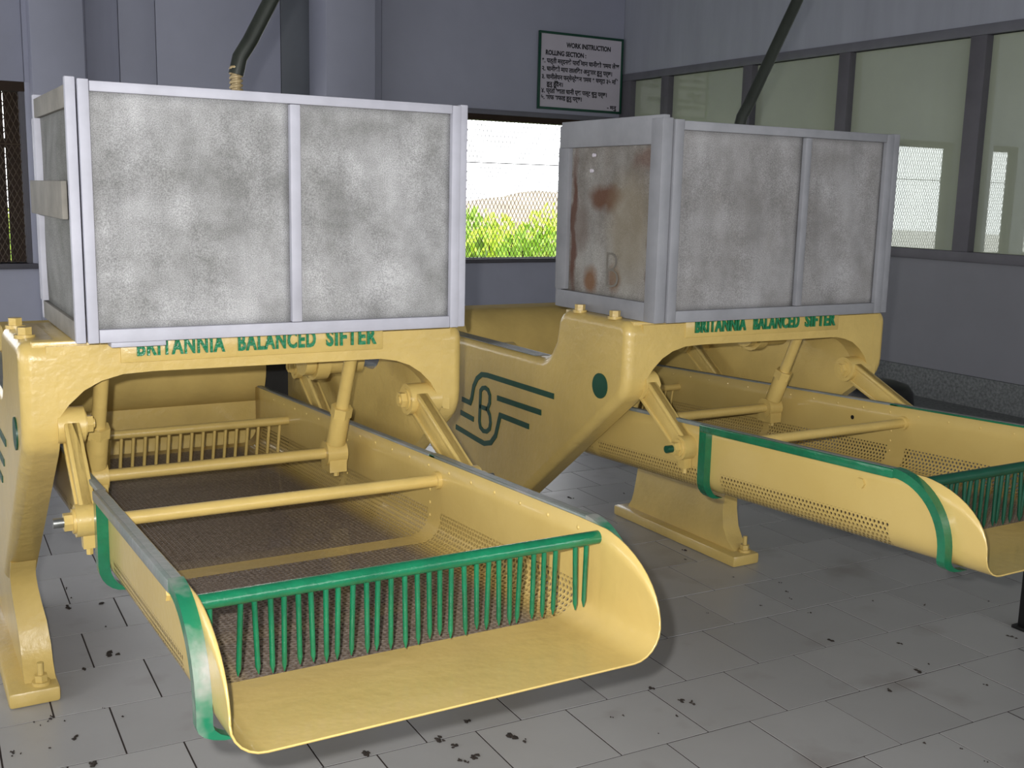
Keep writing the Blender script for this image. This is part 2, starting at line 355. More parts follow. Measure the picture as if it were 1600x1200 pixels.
def pane_material():
    m = bpy.data.materials.new('dusty_pane_glass'); m.use_nodes = True; nt = m.node_tree; nt.nodes.remove(nt.nodes['Principled BSDF'])
    out = nt.nodes['Material Output']
    g = nd(nt, 'ShaderNodeBsdfGlossy'); g.inputs['Roughness'].default_value = .015; g.inputs['Color'].default_value = (.95, 1, .97, 1)
    d = nd(nt, 'ShaderNodeBsdfDiffuse')
    tc = nd(nt, 'ShaderNodeTexCoord'); n = nd(nt, 'ShaderNodeTexNoise'); n.inputs['Scale'].default_value = 1.3; n.inputs['Detail'].default_value = 4
    nt.links.new(tc.outputs['Object'], n.inputs['Vector'])
    mx = nd(nt, 'ShaderNodeMix', data_type='RGBA'); mx.inputs[6].default_value = (*lin((180, 187, 163)), 1); mx.inputs[7].default_value = (*lin((152, 158, 142)), 1)
    nt.links.new(n.outputs['Fac'], mx.inputs[0]); nt.links.new(mx.outputs[2], d.inputs['Color'])
    ms = nd(nt, 'ShaderNodeMixShader'); fr = nd(nt, 'ShaderNodeFresnel'); fr.inputs['IOR'].default_value = 1.5
    ad = nd(nt, 'ShaderNodeMath', operation='MULTIPLY_ADD'); ad.inputs[1].default_value = 1.2; ad.inputs[2].default_value = .13; nt.links.new(fr.outputs[0], ad.inputs[0])
    nt.links.new(ad.outputs[0], ms.inputs[0]); nt.links.new(d.outputs[0], ms.inputs[1]); nt.links.new(g.outputs[0], ms.inputs[2]); nt.links.new(ms.outputs[0], out.inputs[0])
    return m
M['pane'] = pane_material()

# ------------------------------------------------------------------ room shell
XW, YB, ZC = 7.1, 9.95, 4.3
XL, YR = -3.2, -3.5
def st(o): o['kind'] = 'structure'; return o
# floor: grout bed with running-bond tiles
floor = st(box('floor', (XL, YR, -.06), (XW+.2, YB+.2, -.0018), M['grout']))
TA = math.radians(-1.48); ca, sa = math.cos(TA), math.sin(TA)
tme = None; rest = MB(); TS = .3
def cam_px(p):
    d = Vector(p)-Vector((0, 0, CAM_H)); z = d.dot(fw)
    return (800+1700*d.dot(r2)/z, 600-1700*d.dot(u2)/z, z) if z > .3 else None
tm = MB(); g = .0026; tm.box((-TS/2+g, -TS/2+g, -.0045), (TS/2-g, TS/2-g, 0))
tile0 = tm.build('tile', M['tile'], floor); tme = tile0.data; bpy.data.objects.remove(tile0)
cells = []
for j in range(-22, 27):
    for i in range(-20, 28):
        u = TS*(5.395+i+(.5 if j % 2 == 0 else 0)); v = TS*(7.558+j+.5)
        # rows between line j and j+1: joints at integers when j is even
        x, y = u*ca-v*sa, u*sa+v*ca
        if not (XL+.2 < x < XW-.01 and YR+.2 < y < YB-.01): continue
        q = cam_px((x, y, 0)); vis = q and -70 < q[0] < 1670 and 560 < q[1] < 1290
        # skip as single pieces the tiles wholly behind the two machines
        cells.append((0 if vis else 1, (x*x+y*y)**.5, x, y))
cells.sort(); single = [c for c in cells if c[0] == 0][:300]; sset = set((c[2], c[3]) for c in single)
for c in single:
    o = bpy.data.objects.new('tile', tme); C.objects.link(o); o.parent = floor
    o.location = (c[2], c[3], random.uniform(-.0006, .0004)); o.rotation_euler = (0, 0, TA)
for c in cells:
    if (c[2], c[3]) in sset: continue
    n = len(rest.v); h = TS/2-g
    for a, b in ((-h, -h), (h, -h), (h, h), (-h, h)): rest.v.append((c[2]+a*ca-b*sa, c[3]+a*sa+b*ca, 0))
    rest.f.append((n, n+1, n+2, n+3))
rest.build('tile_field', M['tile'], floor, kind='stuff')

M['cement'] = material('speckled_cement', (124, 126, 124), .85, vscale=44, col2=(66, 70, 70), bump=.3, bscale=60, contrast=.3)
st(box('floor_edge', (5.95, YR, 0), (XW-.036, YB-.031, .006), M['cement'], None))
ceiling = st(box('ceiling', (XL, YR, ZC), (XW+.2, YB+.2, ZC+.1), M['ceiling']))
# back wall with three window openings
SILL, HEAD = .845, 2.32
OPEN = [(-1.9, .05), (.365, 1.13), (1.70, 3.3), (4.3, 6.62)]
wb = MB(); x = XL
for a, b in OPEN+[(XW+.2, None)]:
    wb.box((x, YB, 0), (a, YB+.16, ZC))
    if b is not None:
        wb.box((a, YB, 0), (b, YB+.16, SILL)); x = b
wall_back = st(wb.build('wall_back', material('flash_lightened_wall_base', (180, 182, 198), .6, var=.1, vscale=1.5), None))  # base colour lightened to imitate flash and floor bounce on the lower wall
hb = MB()
edges = [XL, -1.4, -.2, 1.13, 1.616, 1.882, 2.188, 3.292, 3.60, 4.28, XW]
for i in range(len(edges)-1):       # head boards above the windows, one piece each, one of them darker
    box('head_board', (edges[i]+.003, YB-.012, HEAD), (edges[i+1]-.003, YB+.15, ZC), M['wall_dark'] if i == 7 else M['board_b'] if i in (3, 4) else M['board_a'], wall_back, bevel=.002)
box('head_rail', (4.28, YB-.03, HEAD-.02), (XW, YB-.006, HEAD+.03), M['trim'], wall_back, bevel=.003)
st(box('column_1', (3.56, YB-.45, 0), (4.03, YB-.012, ZC), M['board_a'], None, bevel=.004))
p2 = st(box('column_2', (1.17, YB-.2, 0), (1.575, YB-.012, ZC), M['board_a'], None, bevel=.004))
st(box('baseboard_back', (XL, YB-.03, 0), (XW, YB, .30), M['skirting'], None, bevel=.004))
# windows in the back wall: frame, sill, reveal and expanded wire mesh
def wire_mesh(name, x0, x1, z0, z1, y, parent, cw=.045, ch=.085, t=.0034):
    m = MB(); nx = int((x1-x0)/cw); nz = int((z1-z0)/ch)
    cw = (x1-x0)/nx; ch = (z1-z0)/nz
    def wire(a, b):
        n = len(m.v)
        for p in (a, b):
            m.v += [(p[0]-t, y, p[1]), (p[0], y-t, p[1]), (p[0]+t, y, p[1]), (p[0], y+t, p[1])]
        for k in range(4): m.f.append((n+k, n+(k+1) % 4, n+4+(k+1) % 4, n+4+k))
    for j in range(nz):
        za, zm, zb = z0+j*ch, z0+(j+.5)*ch, z0+(j+1)*ch
        for i in range(nx):
            xa, xm, xb = x0+i*cw, x0+(i+.5)*cw, x0+(i+1)*cw
            wire((xm, za), (xa, zm)); wire((xm, za), (xb, zm)); wire((xa, zm), (xm, zb)); wire((xb, zm), (xm, zb))
    o = m.build(name, M['wire'], parent); o['kind'] = 'stuff'; return o
for n, (a, b) in enumerate(OPEN):
    w = st(empty('window_%d' % (n+1), ((a+b)/2, YB, SILL)))
    cx = (a+b)/2
    box('sill', (a-cx-.03, -.04, -.045), (b-cx+.03, .2, 0), M['trim_side'], w, bevel=.004)
    box('head_frame', (a-cx, .0, HEAD-SILL-.075), (b-cx, .15, HEAD-SILL), M['shed'], w)
    box('jamb', (a-cx, .03, 0), (a-cx+.04, .14, HEAD-SILL), M['trim_side'], w)
    box('jamb', (b-cx-.04, .03, 0), (b-cx, .14, HEAD-SILL), M['trim_side'], w)
    wire_mesh('wire_mesh', a-cx+.04, b-cx-.04, 0, .97, .1, w)
    wire_mesh('wire_mesh', a-cx+.04, b-cx-.04, .985, HEAD-SILL-.07, .1, w)
    m = MB(); m.tube([(a-cx, .1, .977), (b-cx, .1, .977)], .006, 6); m.build('mesh_joint', M['wire'], w)
    portal('daylight_portal', (cx, YB+.17, (SILL+HEAD)/2), (math.pi/2, 0, math.pi), b-a, HEAD-SILL)
# a dark brown shed stands close outside the first window
# right wall: solid dado, glazed band, boarded top
PZ0, PZ1 = 1.16, 2.73
st(box('wall_right', (XW, YR, 0), (XW+.16, YB+.16, PZ0-.06), M['wall']))
wr = st(box('wall_right_upper', (XW, YR, PZ1), (XW+.16, YB+.16, ZC), M['wall_b'])); wr.name = 'wall_right.001'
st(box('baseboard_right', (XW-.035, YR, 0), (XW, YB-.03, .235), M['skirting'], None, bevel=.004))
MUL = [(9.75, 9.94), (9.10, 9.22), (7.87, 7.99), (6.69, 6.81), (5.39, 5.53), (4.05, 4.18), (2.75, 2.88), (1.4, 1.53), (.1, .23), (-1.2, -1.07), (-2.5, -2.37), (-3.5, -3.4)]
gw = st(empty('window_5', (XW, 5.4, PZ0)))
box('sill_rail', (-.035, YR-5.4, -.075), (.1, YB-5.4, 0), M['trim_side'], gw, bevel=.005)
box('top_rail', (-.03, YR-5.4, PZ1-PZ0), (.1, YB-5.4, PZ1-PZ0+.075), M['trim'], gw, bevel=.005)
for a, b in MUL: box('mullion', (-.03, a-5.4, 0), (.1, b-5.4, PZ1-PZ0), M['trim_side'], gw, bevel=.004)
for k in range(len(MUL)-1):
    y0, y1 = MUL[k+1][1], MUL[k][0]; tilt = (.0, .004, -.006, .0, -.001, .004, 0, 0, 0, 0, 0)[k]
    p = box('pane', (-.003, -(y1-y0)/2-.01, 0), (.003, (y1-y0)/2+.01, PZ1-PZ0), M['pane'], gw)
    p.location = (.045, (y0+y1)/2-5.4, 0); p.rotation_euler = (0, 0, tilt)
# room continues to the left of and behind the camera: unseen walls, window bands added for ambient daylight
def band_wall(name, axis, c, a0, a1, opens, mat):
    m = MB()
    def seg(p, q, z0, z1):
        if axis == 'x': m.box((min(c, c-.16), p, z0), (max(c, c-.16), q, z1))
        else: m.box((p, c-.16, z0), (q, c, z1))
    x = a0
    for a, b in opens:
        seg(x, a, 0, ZC); seg(a, b, 0, .9); seg(a, b, 2.6, ZC); x = b
    seg(x, a1, 0, ZC)
    return st(m.build(name, mat))
LO = [(-2.6, -.2), (.6, 3.0), (3.8, 6.2), (7.0, 9.2)]
band_wall('wall_left', 'x', XL, YR, YB+.16, LO, M['wall'])
for a, b in LO: portal('daylight_portal', (XL-.17, (a+b)/2, 1.75), (math.pi/2, 0, -math.pi/2), b-a, 1.7)
FO = [(-2.4, -.4), (.5, 2.7), (3.6, 5.9)]
band_wall('wall_front', 'y', YR, XL, XW+.16, FO, M['wall'])
for a, b in FO: portal('daylight_portal', ((a+b)/2, YR-.17, 1.75), (math.pi/2, 0, 0), b-a, 1.7)

# ------------------------------------------------------------------ outside
st(box('ground', (1.4, YB+.17, -.4), (24, 60, -.1), M['lawn']))
st(box('added_pale_yard', (-40, YB+.17, -.4), (1.4, 60, -.1), M['concrete']))  # pale yard added so its reflection in the panes turns white
st(box('eave_roof', (-6, YB+.16, 2.42), (12, YB+1.0, 2.5), M['shed'])).name = 'roof_eave'
mb = MB()
N = 60
for i in range(N):
    x = 4+22*i/(N-1)
    for k, (yy, zz) in enumerate(((17.5, -.2), (18.4, .8), (19.3, 1.35), (21, 1.55), (24, 1.2))):
        mb.v.append((x+random.uniform(-.1, .1), yy+.5*math.sin(x*.7), zz*.93*(1+.1*math.sin(x*1.3+k))+random.uniform(-.06, .06)))
for i in range(N-1):
    for k in range(4): a = i*5+k; mb.f.append((a, a+5, a+6, a+1))
st(mb.build('hill', M['soil'], None, smooth=True))
def leafy(name, loc, rx, rz, n, size, mat, label, upright=0, rise=0):
    m = MB(); random.seed(int(loc[0]*97+loc[1]*31))
    for _ in range(n):
        th = random.uniform(0, 2*math.pi); ph = math.acos(random.uniform(-.15, 1)); rr = random.uniform(.55, 1)
        p = Vector((rx*rr*math.sin(ph)*math.cos(th), rx*rr*math.sin(ph)*math.sin(th), rz*rr*math.cos(ph)+.03))
        if p.z < .02: p.z = random.uniform(.02, .1)
        d = (p.normalized()+Vector((random.uniform(-.8, .8), random.uniform(-.8, .8), random.uniform(-.2, .9+upright)))).normalized()
        w = d.cross(Vector((random.uniform(-1, 1), random.uniform(-1, 1), random.uniform(-1, 1)))).normalized()
        L = size*random.uniform(.6, 1.3); q = L*.3; nrm = d.cross(w)*L*.12
        i = len(m.v); m.v += [tuple(p), tuple(p+d*L*.5+w*q+nrm), tuple(p+d*L), tuple(p+d*L*.5-w*q+nrm)]
        m.f.append((i, i+1, i+2, i+3))
    t = empty(name, loc); f_ = m.build('foliage', mat, t); f_['kind'] = 'stuff'
    s = MB()
    for k in range(5):
        a = k*1.256; s.tube([(.03*math.cos(a), .03*math.sin(a), 0), (rx*.5*math.cos(a), rx*.5*math.sin(a), rz*.75)], [.02, .008], 5)
    s.build('stem', M['shed'], t)
    tag(t, label, 'bush' if name == 'bush' else 'plant', 'green bushes outside the wire mesh window' if name == 'bush' else 'tall weeds behind the window sill')
LB = 'bright green leafy bush growing on the lawn outside the wire mesh window'
LB2 = 'darker green leafy bush growing on the lawn outside the wire mesh window'
k = 0
for (y, z, xa, xb, n) in ((12.9, 1.12, 1.9, 11.9, 6), (14.9, 1.3, 1.0, 14.0, 8), (16.9, 1.42, 1.0, 15.0, 8)):
    for i in range(n):
        leafy('bush', (xa+(xb-xa)*(i+.5)/n, y+.12*math.sin(k*1.7), -.1), .66, z*(1+.05*math.sin(k*2.3)), 1500, .1, M['leaf_a'] if k % 3 else M['leaf_b'], LB if k % 3 else LB2); k += 1
for i, (x, y) in enumerate(((5.5, 10.7), (6.05, 11.25), (6.6, 10.7), (7.2, 11.3), (2.1, 10.7), (2.9, 10.9))):
    leafy('weed', (x, y, -.1), .22, .98 if i % 2 else .9, 240, .16, M['leaf_b'] if i % 2 else M['leaf_a'],
          'tall leafy weed growing right behind the window sill', 1)
sh = empty('plank_screen', (.92, YB+.42, -.1))
for i in range(5):
    box('plank', (-.38+i*.155, 0, 0), (-.38+i*.155+.147, .03, 2.5+.01*(i % 3)), M['shed'], sh)
box('batten', (-.38, .03, .5), (.39, .07, .58), M['shed'], sh); box('batten', (-.38, .03, 1.9), (.39, .07, 1.98), M['shed'], sh)
tag(sh, 'dark brown plank screen close outside the leftmost wire mesh window', 'screen')

# ------------------------------------------------------------------ the two sifting machines
Y0 = 2.7
def px_side(x, y):      # photograph measurements of the emblem were taken on the plate plane; kept here as (y, z)
    return x-Y0, y
EMB = dict(
  top=[(3.79, .698), (3.72, .695), (3.708, .715), (3.694, .765), (3.668, .80), (3.63, .822), (3.585, .826), (3.11, .826)],
  mid=[(3.505, .752), (3.19, .754)],
  left=[(3.80, .642), (3.69, .634)],
  low=[(3.84, .575), (3.66, .56), (3.60, .556), (3.548, .57), (3.512, .605), (3.495, .65), (3.48, .69), (3.27, .688)],
  B=[(3.637, .757), (3.622, .77), (3.60, .775), (3.578, .77), (3.563, .752), (3.563, .722), (3.58, .695), (3.56, .675), (3.553, .648), (3.56, .622), (3.582, .607), (3.61, .604), (3.634, .614), (3.642, .635)],
  bar=[(3.64, .695), (3.58, .695)])

def tray_shell(parent, x0, x1, name='tray'):
    r = .055; yl, yr = 1.475-Y0, 3.92-Y0
    bed = lambda y: .68-.045*(y+Y0-1.5); top = lambda y: .878-.042*(y+Y0-1.65)
    ys = [yl]; a = .22
    for k in range(1, 13):
        q = math.pi/2*k/12; ys.append(yl+a*(1-math.cos(q)))
    strip = [(1.655, 0), (1.75, 1), (1.9, 1), (2.05, 1), (2.2, 1), (2.37, 0), (2.44, 1), (2.6, 1), (2.8, 1), (3.0, 0), (3.03, 1), (3.2, 1), (3.4, 1), (3.6, 1), (3.75, 1), (3.85, 0), (3.92, 0)]
    ys = [y for y in ys if y+Y0 < 1.655]+[s-Y0 for s, _ in strip]
    front_n = len(ys)-len(strip)
    def hgt(y):
        full = top(y)-bed(y); d = y-yl
        if d >= a: return full
        return r+(full-r)*math.sqrt(max(0, 1-(1-d/a)**2))
    nb = 22; nc = 6; nw = [0, .3, .55, .75, .885, 1]
    vs_ = []; uvs = []; prof_info = None
    for y in ys:
        z0 = bed(y); h = hgt(y); row = []; H0 = top(y)-z0; cum = -H0
        for t in nw: row.append((x0, z0+h-(h-r)*t, -(H0-r)*(1-t)-r*1.57))
        for k in range(1, nc+1):
            q = math.pi/2*k/nc; row.append((x0+r*(1-math.cos(q)), z0+r*(1-math.sin(q)), -r*1.57*(1-k/nc)))
        for k in range(1, nb):
            row.append((x0+r+(x1-x0-2*r)*k/nb, z0, (x1-x0-2*r)*k/nb))
        Lb = x1-x0-2*r
        for k in range(0, nc+1):
            q = math.pi/2*k/nc; row.append((x1-r+r*math.sin(q), z0+r*(1-math.cos(q)), Lb+r*1.57*k/nc))
        for t in nw[::-1][1:]: row.append((x1, z0+h-(h-r)*t, Lb+r*1.57+(H0-r)*(1-t)))
        vs_.append([(p[0], y, p[1]) for p in row]); uvs.append([(y, p[2]) for p in row])
    m = len(vs_[0]); V = [v for R in vs_ for v in R]; F = []; perf = []
    for i in range(len(ys)-1):
        ok_row = i >= front_n and strip[i-front_n][1] == 1
        for k in range(m-1):
            F.append((i*m+k, i*m+k+1, (i+1)*m+k+1, (i+1)*m+k))
            vmid = (uvs[i][k][1]+uvs[i][k+1][1])/2; Lb = x1-x0-2*r
            perf.append(1.0 if ok_row and -r*1.57-.0095 < vmid < Lb+r*1.57+.0095 else 0.0)
    me = bpy.data.meshes.new(name); me.from_pydata(V, [], F)
    ul = me.uv_layers.new(name='UVMap'); flat = [u for R in uvs for u in R]
    for lp in me.loops: ul.data[lp.index].uv = flat[lp.vertex_index]
    at = me.attributes.new('perf', 'FLOAT', 'FACE')
    for i, p in enumerate(perf): at.data[i].value = p
    ab = me.attributes.new('bed', 'FLOAT', 'CORNER'); Lb = x1-x0-2*r
    for fi, p in enumerate(me.polygons):
        i = fi//(m-1)
        for li in p.loop_indices:
            v = flat[me.loops[li].vertex_index][1]; e = min(v, Lb-v); val = max(0, min(1, (e+.005)/.06))
            if not perf[fi]: val *= .2 if ys[i]+Y0 > 2 else 0
            ab.data[li].value = val
    o = link(name, me, M['tray'], parent, smooth=50)
    md = o.modifiers.new('sheet', 'SOLIDIFY'); md.thickness = .0035; md.offset = 0
    return o, bed, top, yl

def sifter(name, X0, dz, dx, label, pale):
    root = empty(name, (X0, Y0, 0)); tag(root, label, 'sifting machine', 'tea sifting machines')
    Wd = 1.153; ZT = 1.147 if pale else 1.129; ZA = 1.051+dz
    # side castings
    prof = [(0, ZT, .045), (.40, ZT, .06), (.42, 1.02, .0), (.47, .945, .09), (1.36, .945, .02), (1.36, .55, .05), (1.33, .34), (.72, .34), (0, .90, .11)]
    poly = fillet(prof)
    fL = lambda a, b, t: (t, a, b)
    left = cast_plate('side_frame', poly, fL, 0, .082, .03, M['yellow'], root)
    right = cast_plate('side_frame', poly, fL, Wd, Wd-.068, .03, M['yellow'], root)
    # worn bright top edge of the plate
    box('edge_strip', (.012, .56, .9445), (.075, 1.34, .9465), M['worn_grey'], left)
    box('edge_strip', (Wd-.06, .56, .9445), (Wd-.012, 1.34, .9465), M['worn_grey'], right)
    # pedestals and feet
    for (xt0, xt1), (xa, xb) in (((.0, .082), (.03, .115)), ((Wd-.068, Wd), (Wd-.1, Wd-.015))):
        m = MB(); rows = [(.43, .0, .603, 1.338), (.39, .05, .652, 1.338), (.355, .14, .688, 1.336), (.31, .3, .709, 1.333), (.26, .52, .716, 1.33), (.2, .82, .71, 1.325), (.13, 1, .692, 1.33), (.085, 1, .665, 1.345), (.05, 1, .62, 1.37), (.02, 1, .6, 1.38)]
        for z, k, ya, yb_ in rows:
            a_ = xt0+.010+(xa-xt0-.010)*k; b_ = xt1-.004+(xb-xt1+.004)*k
            m.v += [(a_, ya, z), (b_, ya, z), (b_, yb_, z), (a_, yb_, z)]
        for q in range(len(rows)-1):
            for j in range(4): j2 = (j+1) % 4; m.f.append((4*q+j, 4*q+4+j, 4*q+4+j2, 4*q+j2))
        n_ = 4*(len(rows)-1); m.f.append((0, 1, 2, 3)); m.f.append((n_+3, n_+2, n_+1, n_))
        m.build('pedestal', M['yellow'], root, smooth=50)
        box('foot', (xa-.05, .56, 0), (xb+.006, 1.42, .048), M['yellow'], root, bevel=.01)
        for yy in (.60, 1.37):
            xc = (xa+xb)/2
            m = MB(); m.tube([(xc, yy, .045), (xc, yy, .058)], .026, 16); m.tube([(xc, yy, .058), (xc, yy, .078)], .019, 6); m.tube([(xc, yy, .078), (xc, yy, .115)], .009, 10)
            m.build('bolt', M['yellow'], root, smooth=40)
    # front arch beam
    arch = [(.06, ZT-.012), (.06, .945+dz), (.082, .955+dz), (.105, .985+dz), (.14, 1.017+dz), (.18, 1.038+dz), (.23, ZA), (.30, ZA+.003), (.90, ZA), (.945, ZA-.008),
            (.985, ZA-.022), (1.02, ZA-.045), (1.05, ZA-.075), (1.075, ZA-.115), (1.09, .90+dz), (1.11, .895+dz), (1.11, ZT-.012)]
    fA = lambda a, b, t: (a, t, b)
    m = MB(); m.prism(arch[::-1], fA, .0005, .075); beam = m.build('arch_beam', M['yellow'], root, smooth=30)
    # top shelf of the beam
    box('beam_top', (.03, .012, ZT-.02), (Wd-.03, .40, ZT-.001), M['yellow'], root, bevel=.004)
    m = MB(); m.prism([(.225, 1.078+dz), (.905, 1.078+dz), (.905, ZT-.004), (.225, ZT-.004)], fA, -.003, .01)
    plate = m.build('name_plate', M['yellow'], root, bevel=.002)
    zt = 1.096+dz
    for txt, xa, w in (('BRITANNIA', .262, .213), ('BALANCED', .508, .205), ('SIFTER', .742, .142)):
        text_mesh('lettering', txt, .058, .003, M['letter_green'], plate, lambda x, y, z, xa=xa: (xa+x, -.006-z, zt+y*1.0), bold=.0022, width=w, space=1.15)
    # column bolts
    for yy in (.11, .31):
        for xx in (.028,):
            m = MB(); m.tube([(xx, yy, ZT-.003), (xx, yy, ZT+.006)], .024, 16); m.tube([(xx, yy, ZT+.006), (xx, yy, ZT+.024)], .0175, 6)
            m.build('bolt', M['yellow'], root, smooth=40)
    # emblem and dot on the outer face of both plates
    for par, xo, sg in ((left, 0, -1), (right, Wd, 1)):
        m = MB(); fE = lambda a, b, t: (xo+sg*t, a, b)
        for kx in ('top', 'mid', 'left', 'low', 'B', 'bar'):
            ribbon(m, [(y-Y0, z) for y, z in EMB[kx]], .02 if kx not in 'B bar' else .017, fE, -.004, .003, closed=(kx == 'B'))
        e = m.build('emblem', M['deep_green'], par); e['label'] = 'raised dark green letter B with speed lines'
        m = MB(); m.tube([(xo-sg*.004, .136, .908), (xo+sg*.004, .136, .908)], .041, 28); d = m.build('dot', M['deep_green'], par, smooth=40)
    # curved hood at the rear, and the deck in front of it
    m = MB(); cy, cz, rr = 1.36, .862, .165; sec = []
    for k in range(25):
        q = math.pi*(.5+k/24); sec.append((cy+rr*math.cos(q), cz+rr*math.sin(q)))
    sec += [(cy+.12, cz-rr), (cy+.12, cz+rr)]
    m.prism(sec, fL, .085, .955); m.build('hood', M['yellow_matte'], root, smooth=40)
    box('hood_plate', (.10, 1.28, .55), (.955, 1.31, .72), M['yellow'], root)
    box('shade_plate', (.96, 1.335, .345), (Wd-.066, 1.35, .985), M['black'], root)  # black plate stands in for the unlit space behind the tray
    box('pipe_bracket', (.60, .38, ZT-.022), (.97, .62, ZT-.001), M['yellow'], root, bevel=.003)
    # crank housing tucked up behind the beam
    m = MB(); m.tube([(.80, .36, 1.02), (.98, .36, 1.02)], .055, 18); m.tube([(.83, .36, 1.02), (.87, .36, 1.02)], .07, 18); m.box((.86, .30, 1.03), (.95, .40, ZT-.02)); m.build('crank_housing', M['yellow'], root, smooth=40)
    m = MB(); m.tube([(.08, .36, 1.06), (.16, .36, 1.06)], .04, 18); m.box((.1, .31, 1.06), (.15, .39, ZT-.02)); m.build('crank_housing', M['yellow'], root, smooth=40)
    # tray
    x0, x1 = .128+dx, .914+dx
    tray, bed, top, yl = tray_shell(root, x0, x1)
    # raised flange frame on both outer sides: rear strap, worn top bar, curved front strap
    for sg, xs in ((-1, x0), (1, x1)):
        fF = lambda a, b, t, sg=sg, xs=xs: (xs+sg*t, a, b)
        yb = 2.43-Y0
        back = [(yb, top(yb)-.004), (yb-.0, bed(yb)+.06)]+[(yb, bed(yb)+.06)]
        m = MB(); ribbon(m, [(yb, top(yb)+.004), (yb, bed(yb)+.045)], .03, fF, .0018, .026)
        # foot of the strap curling under the tray
        cur = []
        for k in range(7):
            q = math.pi/2*k/6; cur.append((sg*(.0139-.055*(1-math.cos(q))), .045-.06*math.sin(q)))
        i0 = len(m.v)
        for (cx_, cz_) in cur:
            for ddx, yy in ((-.0121, -.015), (.0121, -.015), (.0121, .015), (-.0121, .015)):
                m.v.append((xs+cx_+ddx, yb+yy, bed(yb)+cz_))
        for k in range(6):
            for j in range(4): j2 = (j+1) % 4; m.f.append((i0+4*k+j, i0+4*k+j2, i0+4*k+4+j2, i0+4*k+4+j))
        m.f.append((i0, i0+1, i0+2, i0+3)); m.f.append(tuple(i0+24+j for j in (3, 2, 1, 0)))
        m.build('strap', M['green'], tray)
        m = MB(); yf = 1.73-Y0
        m.prism([(yb+.015, top(yb)-.018), (yb+.015, top(yb)+.005), (yf, top(yf)+.005), (yf, top(yf)-.018)], fF, .0018, .028)
        m.build('top_bar', M['worn_grey'] if pale else M['green'], tray, bevel=.003)
        m = MB(); m.prism([(yb+.012, top(yb)+.0052), (yb+.012, top(yb)+.0062), (yf+.004, top(yf)+.0062), (yf+.004, top(yf)+.0052)], fF, .004, .02); m.build('worn_top', M['worn_grey'], tray)
        # rear top edge
        ye = 3.9-Y0
        m = MB(); m.prism([(yb+.016, top(yb)-.006), (yb+.016, top(yb)+.005), (ye, top(ye)+.005), (ye, top(ye)-.006)], fF, -.001, .016 if sg < 0 else .02)
        m.build('top_edge', M['worn_grey'] if sg > 0 else M['worn_grey'], tray, bevel=.002)
        # curved front strap
        pts = []; A, B = .155, top(yf)-bed(yl)-.0
        for k in range(15):
            q = math.pi/2*k/14; pts.append((yf-A*math.sin(q), top(yf)-.003-(top(yf)-bed(yf-A)-.04)*(1-math.cos(q))))
        pts.append((yf-A, bed(yf-A)+.02))
        m = MB(); ribbon(m, pts, .022, fF, .0018, .027)
        i0 = len(m.v)
        for k in range(6):
            q = math.pi/2*k/5; cx_ = sg*(.0144-.06*(1-math.cos(q))); cz_ = .02-.03*math.sin(q)
            for ddx, yy in ((-.0126, -.011), (.0126, -.011), (.0126, .011), (-.0126, .011)): m.v.append((xs+cx_+ddx, yf-A+yy, bed(yf-A)+cz_))
        for k in range(5):
            for j in range(4): j2 = (j+1) % 4; m.f.append((i0+4*k+j, i0+4*k+j2, i0+4*k+4+j2, i0+4*k+4+j))
        m.f.append((i0, i0+1, i0+2, i0+3)); m.f.append(tuple(i0+20+j for j in (3, 2, 1, 0)))
        m.build('front_strap', M['worn_green'] if pale else M['green'], tray, smooth=30)
    # rods across the tray
    def cross(name, y, z, xa, xb, r, mat, collars=True):
        xa, xb = xa+.001, xb-.001
        m = MB(); m.tube([(xa, y, z), (xb, y, z)], r, 18)
        if collars:
            m.tube([(xb-.012, y, z), (xb-.001, y, z)], r*1.45, 18); m.tube([(xa+.001, y, z), (xa+.012, y, z)], r*1.45, 18)
        return m.build(name, mat, tray, smooth=40)
    cross('cross_rod', 2.38-Y0, .797, x0, x1, .0155, M['yellow'])
    cross('cross_rod', 2.93-Y0, .755, x0+.03, x1-.09, .0165, M['yellow'], False)
    # bolt head on the tray side by the front
    for yy, zz in ((2.05-Y0, .75),):
        m = MB(); m.tube([(x0-.008, 1.845-Y0, .815), (x0+.002, 1.845-Y0, .815)], .014, 6); m.build('bolt', M['yellow'], tray, smooth=40)
    rv = MB()
    for xs, sg in ((x1, -1), (x0, 1)):
        y = 1.75
        while y < 3.8:
            yy = y-Y0
            rv.tube([(xs+sg*.001, yy, top(yy)-.022), (xs+sg*.004, yy, top(yy)-.022)], [.0055, .003], 8); y += .115
        for yy in (2.43-Y0, 2.44-Y0+.56):
            for k in range(4): rv.tube([(xs+sg*.001, yy, top(yy)-.05-.034*k), (xs+sg*.004, yy, top(yy)-.05-.034*k)], [.0055, .003], 8)
    rv.build('rivets', M['yellow'], tray, smooth=40, kind='stuff')
    if not pale:
        m = MB(); m.tube([(x1-.0022, 2.598-Y0, 0.775), (x1+.0022, 2.598-Y0, 0.775)], .0075, 14); m.build('bolt_hole', M['black'], tray)
    # front comb: green rod with pointed tines
    yc = 1.68-Y0; zc = .852
    rodm = cross('comb_rod', yc, zc, x0, x1, .0135, M['green'] if pale else M['deep_green'], False)
    rnd = random.Random(3 if pale else 5)
    nt_ = 31
